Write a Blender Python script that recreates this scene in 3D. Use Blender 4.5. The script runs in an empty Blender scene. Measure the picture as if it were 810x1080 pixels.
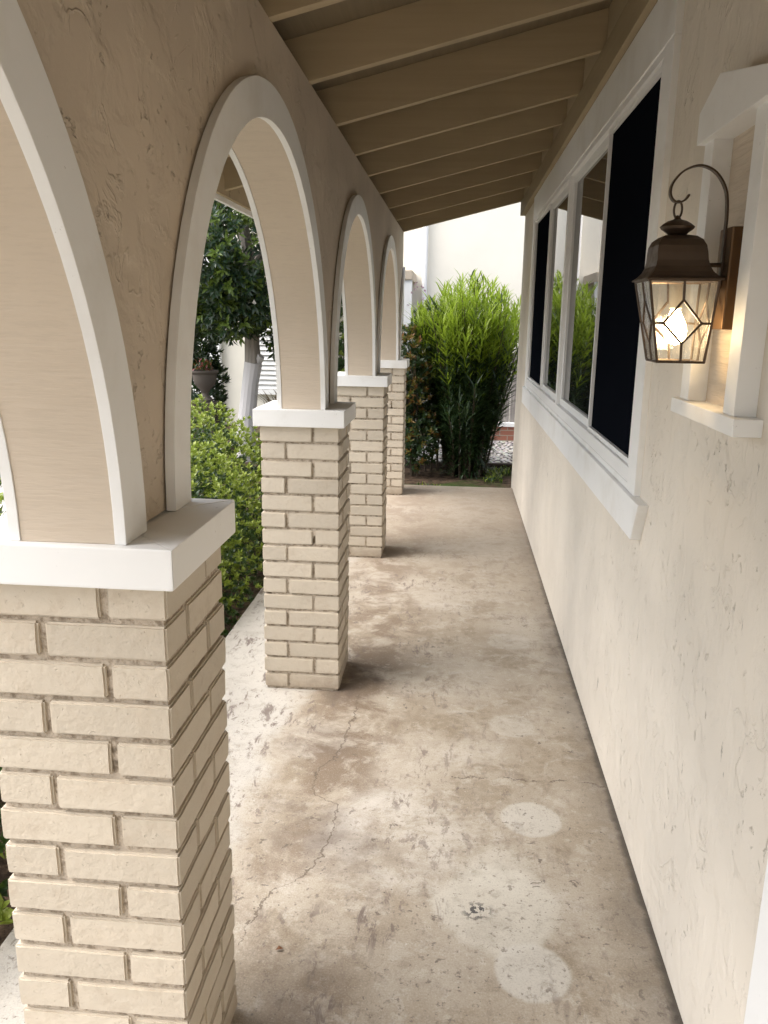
import bpy, bmesh, math, random
from mathutils import Vector, Matrix, noise
R = math.radians
C = bpy.context.scene.collection
scn = bpy.context.scene

# ------------------------------------------------------------------ camera
cam = bpy.data.cameras.new('camera'); camo = bpy.data.objects.new('camera', cam); C.objects.link(camo)
yaw, pitch, roll, FPX, CH = 0.0860, 0.2360, 0.0150, 849.8, 1.487
f = Vector((-math.sin(yaw)*math.cos(pitch), math.cos(yaw)*math.cos(pitch), -math.sin(pitch)))
r = f.cross(Vector((0, 0, 1))).normalized(); u = r.cross(f)
r2 = r*math.cos(roll)+u*math.sin(roll); u2 = -r*math.sin(roll)+u*math.cos(roll)
m3 = Matrix((r2, u2, -f)).transposed()
camo.matrix_world = Matrix.Translation((0, 0, CH)) @ m3.to_4x4()
cam.sensor_fit = 'VERTICAL'; cam.sensor_height = 36; cam.lens = FPX/1080*36
cam.clip_start = 0.02; cam.clip_end = 2000
scn.camera = camo
# ------------------------------------------------------------------ world, sun, exposure
SUN_EL, SUN_AZ = R(56), R(248)          # azimuth clockwise from +Y: light comes from the open left side, a little behind
w = bpy.data.worlds.new('World'); scn.world = w; w.use_nodes = True
nt = w.node_tree; nt.nodes.clear()
sky = nt.nodes.new('ShaderNodeTexSky'); sky.sky_type = 'NISHITA'; sky.sun_disc = False
sky.sun_elevation = SUN_EL; sky.sun_rotation = SUN_AZ
sky.air_density = 1.0; sky.dust_density = 4.0; sky.ozone_density = 1.0
hs = nt.nodes.new('ShaderNodeHueSaturation'); hs.inputs['Saturation'].default_value = 0.5
bg = nt.nodes.new('ShaderNodeBackground'); bg.inputs['Strength'].default_value = 0.15
wo = nt.nodes.new('ShaderNodeOutputWorld')
nt.links.new(sky.outputs[0], hs.inputs['Color']); nt.links.new(hs.outputs[0], bg.inputs[0]); nt.links.new(bg.outputs[0], wo.inputs[0])
sl = bpy.data.lights.new('sun', 'SUN'); sl.energy = 0.75; sl.angle = R(60); sl.color = (1, .97, .93)
so = bpy.data.objects.new('sun', sl); C.objects.link(so)
sd = Vector((math.sin(SUN_AZ)*math.cos(SUN_EL), math.cos(SUN_AZ)*math.cos(SUN_EL), math.sin(SUN_EL)))
so.rotation_euler = sd.to_track_quat('Z', 'Y').to_euler(); so.location = sd*30
scn.view_settings.view_transform = 'Standard'; scn.view_settings.look = 'None'
scn.view_settings.exposure = 1.73; scn.view_settings.gamma = 1
scn.render.resolution_x = 768; scn.render.resolution_y = 1024
try:
    scn.cycles.max_bounces = 10; scn.cycles.diffuse_bounces = 7
except Exception: pass

# ------------------------------------------------------------------ helpers
class MB:
    def __init__(s): s.v = []; s.f = []; s.mi = []; s.m = 0
    def add(s, vs, fs):
        n = len(s.v); s.v += [tuple(p) for p in vs]; s.f += [tuple(i+n for i in q) for q in fs]; s.mi += [s.m]*len(fs)
    def box(s, x0, x1, y0, y1, z0, z1):
        s.add([(x0,y0,z0),(x1,y0,z0),(x1,y1,z0),(x0,y1,z0),(x0,y0,z1),(x1,y0,z1),(x1,y1,z1),(x0,y1,z1)],
              [(3,2,1,0),(4,5,6,7),(0,1,5,4),(1,2,6,5),(2,3,7,6),(3,0,4,7)])
    def prism(s, poly, axis, a, b):
        n = len(poly)
        def P(p, t): return (t, p[0], p[1]) if axis == 'x' else ((p[0], t, p[1]) if axis == 'y' else (p[0], p[1], t))
        vs = [P(p, a) for p in poly]+[P(p, b) for p in poly]
        s.add(vs, [tuple(range(n))[::-1], tuple(range(n, 2*n))]+[(i, (i+1) % n, n+(i+1) % n, n+i) for i in range(n)])
    def tube(s, pts, rad, n=8, cap=True):
        pts = [Vector(p) for p in pts]; rr = rad if isinstance(rad, (list, tuple)) else [rad]*len(pts)
        rings = []; up = Vector((0.013, .021, 1)).normalized(); prev = None
        for i, p in enumerate(pts):
            t = (pts[min(i+1, len(pts)-1)]-pts[max(i-1, 0)]).normalized()
            if prev is None:
                a = t.cross(up); a = a if a.length > .1 else t.cross(Vector((1, 0, 0)))
            else: a = prev-t*prev.dot(t)
            a.normalize(); prev = a; b = t.cross(a)
            rings.append([p+(a*math.cos(2*math.pi*k/n)+b*math.sin(2*math.pi*k/n))*rr[i] for k in range(n)])
        vs = [q for g in rings for q in g]; fs = []
        for i in range(len(pts)-1):
            for k in range(n): fs.append((i*n+k, i*n+(k+1) % n, (i+1)*n+(k+1) % n, (i+1)*n+k))
        if cap: fs += [tuple(range(n))[::-1], tuple(range((len(pts)-1)*n, len(pts)*n))]
        s.add(vs, fs)
    def lathe(s, prof, c, n=24, phase=0, sq=False):
        vs = []; fs = []
        for (rad, z) in prof:
            for k in range(n):
                a = 2*math.pi*(k+phase)/n
                vs.append((c[0]+rad*math.cos(a), c[1]+rad*math.sin(a), c[2]+z))
        for i in range(len(prof)-1):
            for k in range(n): fs.append((i*n+k, i*n+(k+1) % n, (i+1)*n+(k+1) % n, (i+1)*n+k))
        fs += [tuple(range(n))[::-1], tuple(range((len(prof)-1)*n, len(prof)*n))]
        s.add(vs, fs)
    def build(s, name, mat, parent=None, bevel=0, smooth=False):
        me = bpy.data.meshes.new(name); me.from_pydata(s.v, [], s.f)
        mats = mat if isinstance(mat, (list, tuple)) else [mat]
        for m in mats: me.materials.append(m)
        if len(mats) > 1: me.polygons.foreach_set('material_index', s.mi)
        bm = bmesh.new(); bm.from_mesh(me)
        bmesh.ops.recalc_face_normals(bm, faces=bm.faces) if len(bm.faces) < 30000 else None
        if bevel: bmesh.ops.bevel(bm, geom=[e for e in bm.edges if len(e.link_faces) == 2 and e.calc_face_angle() > .5], offset=bevel, segments=2, affect='EDGES', profile=.7)
        bm.to_mesh(me); bm.free()
        if smooth:
            for p in me.polygons: p.use_smooth = True
            me.set_sharp_from_angle(angle=R(24))
        o = bpy.data.objects.new(name, me); C.objects.link(o)
        if parent: o.parent = parent; o.matrix_parent_inverse = Matrix.Translation(-Vector(parent.location)) if parent.type == 'EMPTY' else Matrix.Identity(4)
        return o
def tag(o, label=None, cat=None, group=None, kind=None):
    if label: o['label'] = label
    if cat: o['category'] = cat
    if group: o['group'] = group
    if kind: o['kind'] = kind
    return o
def thing(name, loc, label, cat, group=None):
    o = bpy.data.objects.new(name, None); o.location = loc; C.objects.link(o); o.empty_display_size = .1
    return tag(o, label, cat, group)

# ------------------------------------------------------------------ materials
class NT:
    def __init__(s, name):
        s.m = bpy.data.materials.new(name); s.m.use_nodes = True; s.t = s.m.node_tree; s.t.nodes.clear()
        s.out = s.n('ShaderNodeOutputMaterial'); s.b = s.n('ShaderNodeBsdfPrincipled'); s.l(s.b.outputs[0], s.out.inputs[0])
        s.co = s.n('ShaderNodeTexCoord').outputs['Object']
    def n(s, t): return s.t.nodes.new(t)
    def l(s, a, b): s.t.links.new(a, b)
    def put(s, i, v):
        if hasattr(v, 'is_output') or isinstance(v, bpy.types.NodeSocket): s.l(v, i)
        else: i.default_value = v
    def mapping(s, scale=(1,1,1), loc=(0,0,0), rot=(0,0,0), co=None):
        k = s.n('ShaderNodeMapping'); s.l(co or s.co, k.inputs[0]); k.inputs['Scale'].default_value = scale; k.inputs['Location'].default_value = loc; k.inputs['Rotation'].default_value = rot
        return k.outputs[0]
    def noise(s, scale, detail=3, rough=.5, co=None, dist=0, out=0):
        k = s.n('ShaderNodeTexNoise'); s.l(co or s.co, k.inputs['Vector']); k.inputs['Scale'].default_value = scale; k.inputs['Detail'].default_value = detail
        k.inputs['Roughness'].default_value = rough; k.inputs['Distortion'].default_value = dist
        return k.outputs[out]
    def voro(s, scale, co=None, feat='F1', rnd=1):
        k = s.n('ShaderNodeTexVoronoi'); s.l(co or s.co, k.inputs['Vector']); k.feature = feat; k.inputs['Scale'].default_value = scale; k.inputs['Randomness'].default_value = rnd
        return k.outputs
    def math(s, op, a, b=None, c=None, clamp=False):
        k = s.n('ShaderNodeMath'); k.operation = op; k.use_clamp = clamp; s.put(k.inputs[0], a)
        if b is not None: s.put(k.inputs[1], b)
        if c is not None: s.put(k.inputs[2], c)
        return k.outputs[0]
    def ramp(s, v, a, b, lo=0., hi=1., smooth=True):
        k = s.n('ShaderNodeMapRange'); k.interpolation_type = 'SMOOTHSTEP' if smooth else 'LINEAR'; k.clamp = True
        s.put(k.inputs['Value'], v); k.inputs['From Min'].default_value = a; k.inputs['From Max'].default_value = b; k.inputs['To Min'].default_value = lo; k.inputs['To Max'].default_value = hi
        return k.outputs[0]
    def mix(s, fac, a, b, mode='MIX'):
        k = s.n('ShaderNodeMix'); k.data_type = 'RGBA'; k.blend_type = mode; s.put(k.inputs[0], fac)
        for i, v in ((6, a), (7, b)):
            if isinstance(v, (tuple, list)): v = (*v[:3], 1)
            s.put(k.inputs[i], v)
        return k.outputs[2]
    def bump(s, h, strength=.3, dist=.01, prev=None):
        k = s.n('ShaderNodeBump'); k.inputs['Strength'].default_value = strength; k.inputs['Distance'].default_value = dist; s.l(h, k.inputs['Height'])
        if prev: s.l(prev, k.inputs['Normal'])
        return k.outputs[0]
    def fin(s, col, rough=.6, nrm=None, spec=.5, metal=0):
        if isinstance(col, (tuple, list)): col = (*col[:3], 1)
        s.put(s.b.inputs['Base Color'], col); s.put(s.b.inputs['Roughness'], rough); s.b.inputs['Specular IOR Level'].default_value = spec; s.b.inputs['Metallic'].default_value = metal
        if nrm: s.l(nrm, s.b.inputs['Normal'])
        return s.m
    def sep(s):
        k = s.n('ShaderNodeSeparateXYZ'); s.l(s.co, k.inputs[0]); return k.outputs

def stucco(name, col, trowel=1.0, stretch=(1,1,1), grime=.12, scratch=0):
    k = NT(name)
    mp = k.mapping(stretch)
    fine = k.noise(160, 3, .6)
    big = k.noise(2.2, 3, .5)
    d = k.noise(9, 4, .55, mp, .8)
    ridge = k.math('ABSOLUTE', k.math('SUBTRACT', d, .5))
    ridge = k.ramp(ridge, 0, .035, 1, 0)
    mask = k.ramp(k.noise(5.5, 3, .6), .50, .62)
    ridge = k.math('MULTIPLY', ridge, mask)
    chips = k.math('MULTIPLY', k.ramp(k.noise(38, 4, .65, mp), .60, .70), k.ramp(k.noise(6, 2, .5), .48, .62))
    plates = k.ramp(k.noise(6.5, 5, .5, k.mapping(stretch, (3, 1, 7)), .3), .42, .58)
    n1 = k.bump(fine, .18, .002)
    n2 = k.bump(plates, .30*trowel, .006, n1)
    n3 = k.bump(ridge, .34*trowel, .004, n2)
    n4 = k.bump(chips, .55*trowel, -.004, n3)
    c = k.mix(k.ramp(big, .35, .7), tuple(x*.93 for x in col), tuple(min(1, x*1.05) for x in col))
    c = k.mix(k.math('MULTIPLY', k.ramp(k.noise(34, 5, .65, mp), .66, .72), k.math('MULTIPLY', mask, grime*3), clamp=True), c, tuple(x*.42 for x in col))
    if scratch:
        sc = k.ramp(k.noise(1, 5, .7, k.mapping((26, 26, 7))), .66, .69)
        sc = k.math('MULTIPLY', sc, k.ramp(k.noise(2.6, 4, .6, k.mapping((1, 1, .6), (2, 8, 1))), .46, .60))
        c = k.mix(k.math('MULTIPLY', sc, scratch), c, tuple(x*.35 for x in col))
        n4 = k.bump(sc, .6, -.003, n4)
    return k.fin(c, .75, n4, .3)
TAN = (.58, .495, .395)
M = {}
M['stucco'] = stucco('tan_stucco', TAN, 1.9, (1, 1, 1.15), .2, .05)
M['wall_stucco'] = stucco('house_stucco', (.70, .64, .55), 1.7, (1, 1.2, .9), .2, .75)
def mk_soffit():
    k = NT('combed_soffit')
    h = k.noise(1, 3, .6, k.mapping((22, 22, 230)))
    h2 = k.noise(1, 2, .5, k.mapping((3, 3, 75), (4, 2, 1)))
    s2 = k.math('ADD', h, h2)
    c = k.mix(k.ramp(k.noise(2.5, 3), .3, .7), tuple(x*.94 for x in TAN), TAN)
    c = k.mix(k.math('MULTIPLY', k.ramp(h, .34, .50, 1, 0), .10), c, tuple(x*.55 for x in TAN))
    return k.fin(c, .7, k.bump(s2, .32, .003), .3)
M['soffit'] = mk_soffit()
def mk_comb():
    k = NT('combed_panel')
    h = k.noise(1, 3, .6, k.mapping((7, 7, 120)), .5)
    return k.fin(k.mix(k.ramp(h, .35, .65), tuple(x*.94 for x in TAN), TAN), .7, k.bump(h, .9, .006), .3)
M['combed'] = mk_comb()
def mk_white(name, col=(.80, .80, .785), dirt=.45):
    k = NT(name)
    h = k.math('ADD', k.noise(45, 4, .6), k.noise(1, 4, .6, k.mapping((14, 14, 70))))
    st = k.noise(5, 4, .6)
    c = k.mix(k.math('MULTIPLY', k.ramp(st, .45, .72), dirt), col, tuple(x*y for x, y in zip(col, (.80, .77, .72))))
    c = k.mix(k.math('MULTIPLY', k.ramp(k.noise(70, 5, .7), .67, .72), .5), c, (.25, .23, .2))
    return k.fin(c, .5, k.bump(h, .12, .002), .4)
M['white'] = mk_white('white_trim_paint')
M['sash'] = mk_white('white_window_frame', (.78, .78, .77), .1)
def mk_brick():
    k = NT('painted_brick')
    oi = k.n('ShaderNodeNewGeometry').outputs['Random Per Island']
    col = (.55, .485, .39)
    c = k.mix(oi, tuple(x*.88 for x in col), tuple(x*1.05 for x in col))
    X, Y, Z = k.sep()
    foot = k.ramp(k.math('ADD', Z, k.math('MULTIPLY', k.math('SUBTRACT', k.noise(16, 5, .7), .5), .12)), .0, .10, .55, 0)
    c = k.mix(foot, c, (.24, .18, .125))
    c = k.mix(k.math('MULTIPLY', k.ramp(k.noise(20, 7, .72), .54, .66), .22), c, (.36, .28, .20))
    c = k.mix(k.math('MULTIPLY', k.ramp(k.noise(11, 5, .65), .5, .75), .3), c, (.45, .36, .26))
    pits = k.ramp(k.noise(120, 3, .6), .66, .74)
    c = k.mix(k.math('MULTIPLY', k.ramp(k.noise(75, 4, .7), .68, .74), .55), c, (.22, .16, .11))
    h = k.math('SUBTRACT', k.math('MULTIPLY', k.noise(55, 4, .6), 1.0), k.math('MULTIPLY', pits, .7))
    return k.fin(c, .62, k.bump(h, .6, .004), .35)
M['brick'] = mk_brick()
def mk_mortar():
    k = NT('dirty_mortar')
    n = k.noise(60, 5, .7)
    c = k.mix(k.ramp(n, .34, .58), (.26, .21, .155), (.52, .445, .355))
    c = k.mix(k.ramp(k.noise(9, 3, .6), .62, .7), c, (.10, .075, .05))
    return k.fin(c, .95, k.bump(k.noise(220, 3, .7), .7, .004), .1)
M['mortar'] = mk_mortar()
def mk_wood(name, col, axis='x', dark=.6, amt=.5, rough=.7):
    k = NT(name)
    sc = {'x': (1.2, 40, 40), 'y': (40, 1.2, 40), 'z': (40, 40, 1.2)}[axis]
    g = k.noise(1, 4, .6, k.mapping(sc), .6)
    b = k.noise(3, 3)
    c = k.mix(k.math('MULTIPLY', k.ramp(g, .35, .7), amt), col, tuple(x*dark for x in col))
    c = k.mix(k.math('MULTIPLY', k.ramp(b, .4, .7), .35), c, tuple(x*.85 for x in col))
    c = k.mix(k.math('MULTIPLY', k.ramp(k.noise(1, 3, .6, k.mapping(tuple(q*.35 for q in sc), (2, 5, 3))), .70, .74), .6), c, tuple(x*.35 for x in col))
    return k.fin(c, rough, k.bump(g, .25, .003), .3)
M['rafter'] = mk_wood('painted_rafter', (.46, .37, .24), 'x', .82, .4)
M['ledger'] = mk_wood('painted_ledger', (.37, .295, .19), 'y', .82, .4)
M['block'] = mk_wood('painted_blocking', (.50, .415, .29), 'y', .9, .3)
M['deck'] = mk_wood('roof_deck', (.25, .20, .13), 'y', .75, .5)
M['shingle'] = NT('roof_shingle').fin((.12, .10, .09), .9)
M['fence'] = mk_wood('weathered_fence', (.34, .31, .285), 'z', .45, .9, .9)
M['timber'] = mk_wood('dark_timber', (.06, .045, .035), 'x', .5, .6, .9)
M['bark'] = mk_wood('grey_bark', (.30, .27, .235), 'z', .5, .8, .95)
M['whitebark'] = mk_wood('whitewashed_bark', (.54, .52, .51), 'z', .9, .5, .9)
M['stem'] = mk_wood('dark_stem', (.11, .085, .06), 'z', .5, .7, .95)
def mk_soil():
    k = NT('garden_soil')
    n = k.noise(14, 6, .7)
    c = k.mix(k.ramp(n, .35, .65), (.035, .024, .017), (.13, .09, .06))
    c = k.mix(k.ramp(k.noise(1.2, 4, .6), .5, .62), c, (.05, .075, .02))
    return k.fin(c, .95, k.bump(n, .8, .03), .1)
M['soil'] = mk_soil()
def mk_gravel():
    k = NT('pale_gravel')
    v = k.voro(26)
    c = k.mix(k.ramp(v['Distance'], .1, .55), v['Color'], (.10, .09, .08))
    c = k.mix(.75, c, (.62, .60, .56))
    c = k.mix(k.ramp(v['Distance'], .42, .62), c, (.06, .05, .045))
    return k.fin(c, .9, k.bump(v['Distance'], -.9, .03), .2)
M['gravel'] = mk_gravel()
M['redbrick'] = None
def mk_red():
    k = NT('red_brick_wall')
    b = k.n('ShaderNodeTexBrick'); k.l(k.mapping((1, 1, 1), (0, 0, 0), (R(90), 0, 0)), b.inputs['Vector'])
    b.inputs['Scale'].default_value = 1; b.inputs['Brick Width'].default_value = .2; b.inputs['Row Height'].default_value = .068; b.inputs['Mortar Size'].default_value = .006
    b.inputs['Color1'].default_value = (.33, .13, .085, 1); b.inputs['Color2'].default_value = (.24, .10, .07, 1); b.inputs['Mortar'].default_value = (.3, .25, .2, 1)
    return k.fin(b.outputs['Color'], .9)
M['redbrick'] = mk_red()
def mk_concrete():
    k = NT('stained_concrete')
    X, Y, Z = k.sep()
    def disc(cx, cy, rad, soft, wob=.03):
        dx = k.math('SUBTRACT', X, cx); dy = k.math('SUBTRACT', Y, cy)
        d = k.math('SQRT', k.math('ADD', k.math('MULTIPLY', dx, dx), k.math('MULTIPLY', dy, dy)))
        d = k.math('ADD', d, k.math('MULTIPLY', k.math('SUBTRACT', k.noise(9, 4, .6), .5), wob))
        return k.ramp(d, rad-soft, rad+soft, 1, 0)
    n1 = k.noise(1.5, 6, .62); n2 = k.noise(6, 6, .65, dist=.4); n3 = k.noise(30, 5, .7)
    st = k.noise(1, 5, .65, k.mapping((5, 8, 1)))           # smears across the walk
    fl = k.noise(3.4, 14, .74, dist=.3); fl2 = k.noise(8, 12, .75, k.mapping((1, 1, 1), (3, 9, 2)), .3)
    light, mid, brown = (.45, .40, .33), (.34, .285, .215), (.225, .175, .115)
    c = k.mix(k.ramp(n1, .36, .62), mid, light)
    c = k.mix(k.math('MULTIPLY', k.ramp(fl, .50, .60), .55), c, brown)
    c = k.mix(k.math('MULTIPLY', k.ramp(fl2, .53, .60), .40), c, (.52, .48, .42))
    # warm brown band left of the middle, and open daylight painted as a paler strip outside the pillars
    xb = k.math('ADD', X, k.math('MULTIPLY', k.math('SUBTRACT', n1, .5), .5))
    band = k.math('MULTIPLY', k.ramp(xb, -.62, -.42), k.ramp(xb, -.30, -.05, 1, 0))
    band = k.math('MULTIPLY', band, k.ramp(Y, 1.2, 2.6, .35, 1.))
    c = k.mix(k.math('MULTIPLY', band, k.ramp(k.noise(4, 13, .72, dist=.4), .43, .57)), c, (.20, .15, .105))
    c = k.mix(k.ramp(xb, -.66, -.56, .85, 0), c, (.50, .475, .43))
    # bleached spill down the middle of the near floor
    spill = k.math('MULTIPLY', disc(-.13, 2.08, .22, .10, .30), k.ramp(fl, .42, .60, 1, .35))
    c = k.mix(k.math('MULTIPLY', spill, .8), c, (.56, .525, .47))
    c = k.mix(k.math('MULTIPLY', disc(.15, 1.82, .16, .02, .10), .72), c, (.58, .55, .48))
    c = k.mix(k.math('MULTIPLY', disc(.17, 1.96, .10, .03, .07), .45), c, (.58, .55, .48))
    # pale rings left by pots
    for cx, cy, rad, a in ((.228, 1.613, .088, .75), (.275, 2.215, .09, .7), (.255, 2.80, .085, .3), (.29, 3.62, .10, .25)):
        c = k.mix(k.math('MULTIPLY', disc(cx, cy, rad, .008, .022), a), c, (.57, .545, .49))
    # fine smears, specks
    c = k.mix(k.math('MULTIPLY', k.ramp(st, .52, .66), .22), c, (.20, .155, .11))
    c = k.mix(k.math('MULTIPLY', k.ramp(k.noise(17, 6, .75), .52, .66), .35), c, (.19, .15, .11))
    c = k.mix(k.math('MULTIPLY', k.ramp(k.noise(21, 6, .75, k.mapping((1, 1, 1), (7, 3, 1))), .54, .66), .35), c, (.55, .51, .44))
    c = k.mix(k.math('MULTIPLY', k.ramp(n3, .58, .70), .35), c, (.20, .155, .12))
    pt = k.math('MULTIPLY', k.ramp(k.noise(24, 5, .7, dist=.5), .615, .64), k.ramp(k.noise(2.6, 3, .6, k.mapping((1, 1, 1), (5, 2, 0))), .48, .58))
    c = k.mix(k.math('MULTIPLY', pt, .75), c, (.105, .085, .07))
    near = k.ramp(Y, 1.5, 3.4, 1, 0)
    c = k.mix(k.math('MULTIPLY', near, k.ramp(k.noise(45, 4, .7), .58, .66, 0, .8)), c, (.17, .14, .115))
    gr = k.noise(210, 5, .75)
    c = k.mix(k.ramp(gr, .5, .68, 0, .35), c, (.15, .12, .09)); c = k.mix(k.ramp(gr, .48, .34, 0, .30), c, (.62, .58, .51))
    sm = k.math('MULTIPLY', k.ramp(k.noise(1, 12, .74, k.mapping((26, 9, 1), (0, 0, 0), (0, 0, R(28))), .5), .53, .60), k.ramp(k.noise(2.3, 4, .6, k.mapping((1, 1, 1), (1, 4, 0))), .44, .58))
    c = k.mix(k.math('MULTIPLY', sm, k.ramp(X, .1, -.2, .4, .95)), c, (.17, .135, .115))
    vd = k.voro(34); pit = k.math('MULTIPLY', k.math('LESS_THAN', vd['Distance'], .085), k.ramp(k.noise(5, 3), .5, .6))
    c = k.mix(k.math('MULTIPLY', pit, .8), c, (.09, .075, .06))
    vd2 = k.voro(30, k.mapping((1, 1, 1), (.5, .3, 0))); pit2 = k.math('MULTIPLY', k.math('LESS_THAN', vd2['Distance'], .07), k.ramp(k.noise(4, 3), .55, .65))
    c = k.mix(k.math('MULTIPLY', pit2, .7), c, (.62, .60, .55))
    # dark patches at the pillar feet and mid floor
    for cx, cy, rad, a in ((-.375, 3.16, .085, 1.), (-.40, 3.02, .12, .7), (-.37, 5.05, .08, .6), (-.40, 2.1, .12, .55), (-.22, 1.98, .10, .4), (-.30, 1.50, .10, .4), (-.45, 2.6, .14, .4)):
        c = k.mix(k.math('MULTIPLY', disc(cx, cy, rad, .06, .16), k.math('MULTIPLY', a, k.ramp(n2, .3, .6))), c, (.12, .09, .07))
    # grime along the house wall
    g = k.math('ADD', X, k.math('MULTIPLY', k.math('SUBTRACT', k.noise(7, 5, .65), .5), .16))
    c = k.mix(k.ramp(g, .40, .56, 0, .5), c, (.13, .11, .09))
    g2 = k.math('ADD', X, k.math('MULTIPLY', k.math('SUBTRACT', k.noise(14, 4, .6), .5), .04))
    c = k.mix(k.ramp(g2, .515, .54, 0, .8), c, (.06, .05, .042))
    # far end is cleaner
    c = k.mix(k.ramp(Y, 3.2, 6.5, 0, .55), c, (.43, .355, .28))
    # cracks
    fc = k.n('ShaderNodeFloatCurve'); yy = k.ramp(Y, 1.4, 3.2, 0, 1, False); k.l(yy, fc.inputs['Value'])
    cu = fc.mapping.curves[0]
    pts = [(0, .30), (.19, .34), (.322, .665), (.45, .68), (.505, .45), (.66, .60), (.89, .62), (1, .5)]   # x = -.60 + .4*v
    cu.points[0].location = pts[0]; cu.points[1].location = pts[-1]
    for p in pts[1:-1]: cu.points.new(*p)
    fc.mapping.update()
    cx = k.math('MULTIPLY_ADD', fc.outputs[0], .4, -.60)
    cx = k.math('ADD', cx, k.math('MULTIPLY', k.math('SUBTRACT', k.noise(13, 5, .7), .5), .09))
    cd = k.math('ABSOLUTE', k.math('SUBTRACT', X, cx))
    wv = k.ramp(k.noise(5, 2), .35, .6, .0012, .0032)
    crack = k.math('MULTIPLY', k.math('LESS_THAN', cd, wv), k.math('MULTIPLY', k.math('GREATER_THAN', Y, 1.62), k.math('LESS_THAN', Y, 3.0)))
    cy2 = k.math('MULTIPLY_ADD', k.math('SUBTRACT', k.noise(11, 5, .7), .5), .10, 2.43)
    cr2 = k.math('MULTIPLY', k.math('LESS_THAN', k.math('ABSOLUTE', k.math('SUBTRACT', Y, cy2)), .003), k.math('MULTIPLY', k.math('GREATER_THAN', X, .03), k.ramp(k.noise(9, 2), .42, .5)))
    cr = k.math('ADD', crack, cr2, clamp=True)
    c = k.mix(k.math('MULTIPLY', cr, .7), c, (.10, .075, .055))
    # splatter
    spl = k.math('MULTIPLY', disc(.098, 1.80, .032, .02, .05), k.ramp(k.noise(60, 3, .6), .5, .55))
    c = k.mix(k.math('MULTIPLY', spl, .9), c, (.04, .04, .045))
    h = k.math('ADD', k.noise(120, 4, .7), k.math('MULTIPLY', cr, -1.5))
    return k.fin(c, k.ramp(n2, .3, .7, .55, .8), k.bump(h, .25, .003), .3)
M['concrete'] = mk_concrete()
def mk_bg(name, col, sc=(1, 1, 1)):
    k = NT(name); n = k.noise(1.2, 4, .6)
    c = k.mix(k.ramp(n, .3, .7), tuple(x*.94 for x in col), col)
    return k.fin(c, .8, k.bump(k.noise(60, 3), .2, .006), .2)
M['cream'] = mk_bg('cream_house_wall', (.74, .705, .62))
M['neighbour_white'] = mk_bg('white_house_trim', (.82, .82, .81))
M['neighbour_tan'] = mk_bg('tan_beam_paint', (.55, .47, .37))
M['urnstone'] = mk_bg('urn_stone', (.10, .085, .072))
M['copper'] = None
def mk_bronze():
    k = NT('aged_bronze')
    n = k.noise(40, 4, .6)
    c = k.mix(n, (.055, .037, .026), (.10, .068, .044))
    return k.fin(c, k.ramp(n, .3, .7, .3, .5), k.bump(n, .06, .001), .5, .6)
M['bronze'] = mk_bronze()
M['brass'] = NT('dull_brass').fin((.17, .10, .05), .42, None, .5, .8)
def mk_glass(name, tint=(1, 1, 1)):
    k = NT(name)
    g = k.n('ShaderNodeBsdfGlossy'); g.inputs['Roughness'].default_value = .05
    t = k.n('ShaderNodeBsdfTransparent'); t.inputs[0].default_value = (*tint, 1)
    tl = k.n('ShaderNodeBsdfTranslucent'); tl.inputs[0].default_value = (.9, .88, .82, 1)
    fr = k.n('ShaderNodeFresnel'); fr.inputs[0].default_value = 1.5
    h = k.noise(1, 3, .55, k.mapping((130, 130, 14)), .8)
    bn = k.bump(h, .35, .004); k.l(bn, g.inputs['Normal']); k.l(bn, fr.inputs['Normal'])
    m0 = k.n('ShaderNodeMixShader'); k.l(k.ramp(h,     .48, .72, .02, .09), m0.inputs[0]); k.l(t.outputs[0], m0.inputs[1]); k.l(tl.outputs[0], m0.inputs[2])
    mx = k.n('ShaderNodeMixShader'); k.l(k.math('ADD', fr.outputs[0], .06), mx.inputs[0]); k.l(m0.outputs[0], mx.inputs[1]); k.l(g.outputs[0], mx.inputs[2])
    k.l(mx.outputs[0], k.out.inputs[0]); return k.m
M['lampglass'] = mk_glass('clear_lantern_glass', (.93, .93, .90))
k = NT('dark_window_glass'); M['pane'] = k.fin((.012, .013, .014), .015, k.bump(k.noise(2.2, 2), .02, .02), .9); k.b.inputs['IOR'].default_value = 2.1
k = NT('black_insect_screen'); M['screen'] = k.fin((.005, .006, .009), 1.0, None, 0.0)
k = NT('bulb_glow'); k.fin((1, .9, .7), .3); k.b.inputs['Emission Color'].default_value = (1, .72, .40, 1); k.b.inputs['Emission Strength'].default_value = 20; M['bulb'] = k.m
M['candle'] = NT('lamp_socket').fin((.55, .5, .4), .5)
def leafmat(name, cols, trans=.35, rough=.42, spec=.5):
    k = NT(name)
    ri = k.n('ShaderNodeNewGeometry').outputs['Random Per Island']
    cr = k.n('ShaderNodeValToRGB'); k.l(ri, cr.inputs[0]); e = cr.color_ramp.elements
    for i, c in enumerate(cols):
        p = i/(len(cols)-1)
        el = e[0] if i == 0 else (e[1] if i == len(cols)-1 else e.new(p))
        el.position = p; el.color = (*c, 1)
    k.fin(cr.outputs[0], rough, None, spec)
    tr = k.n('ShaderNodeBsdfTranslucent'); k.l(k.mix(.5, cr.outputs[0], (.20, .30, .03)), tr.inputs[0])
    mx = k.n('ShaderNodeMixShader'); mx.inputs[0].default_value = trans; k.l(k.b.outputs[0], mx.inputs[1]); k.l(tr.outputs[0], mx.inputs[2]); k.l(mx.outputs[0], k.out.inputs[0])
    return k.m
M['ole_young_lit'] = leafmat('oleander_young_lit_leaf', [(.28, .38, .03), (.40, .50, .05), (.50, .58, .10), (.32, .44, .04)], .5)  # young growth, brightened to carry the light on the bush top
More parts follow.
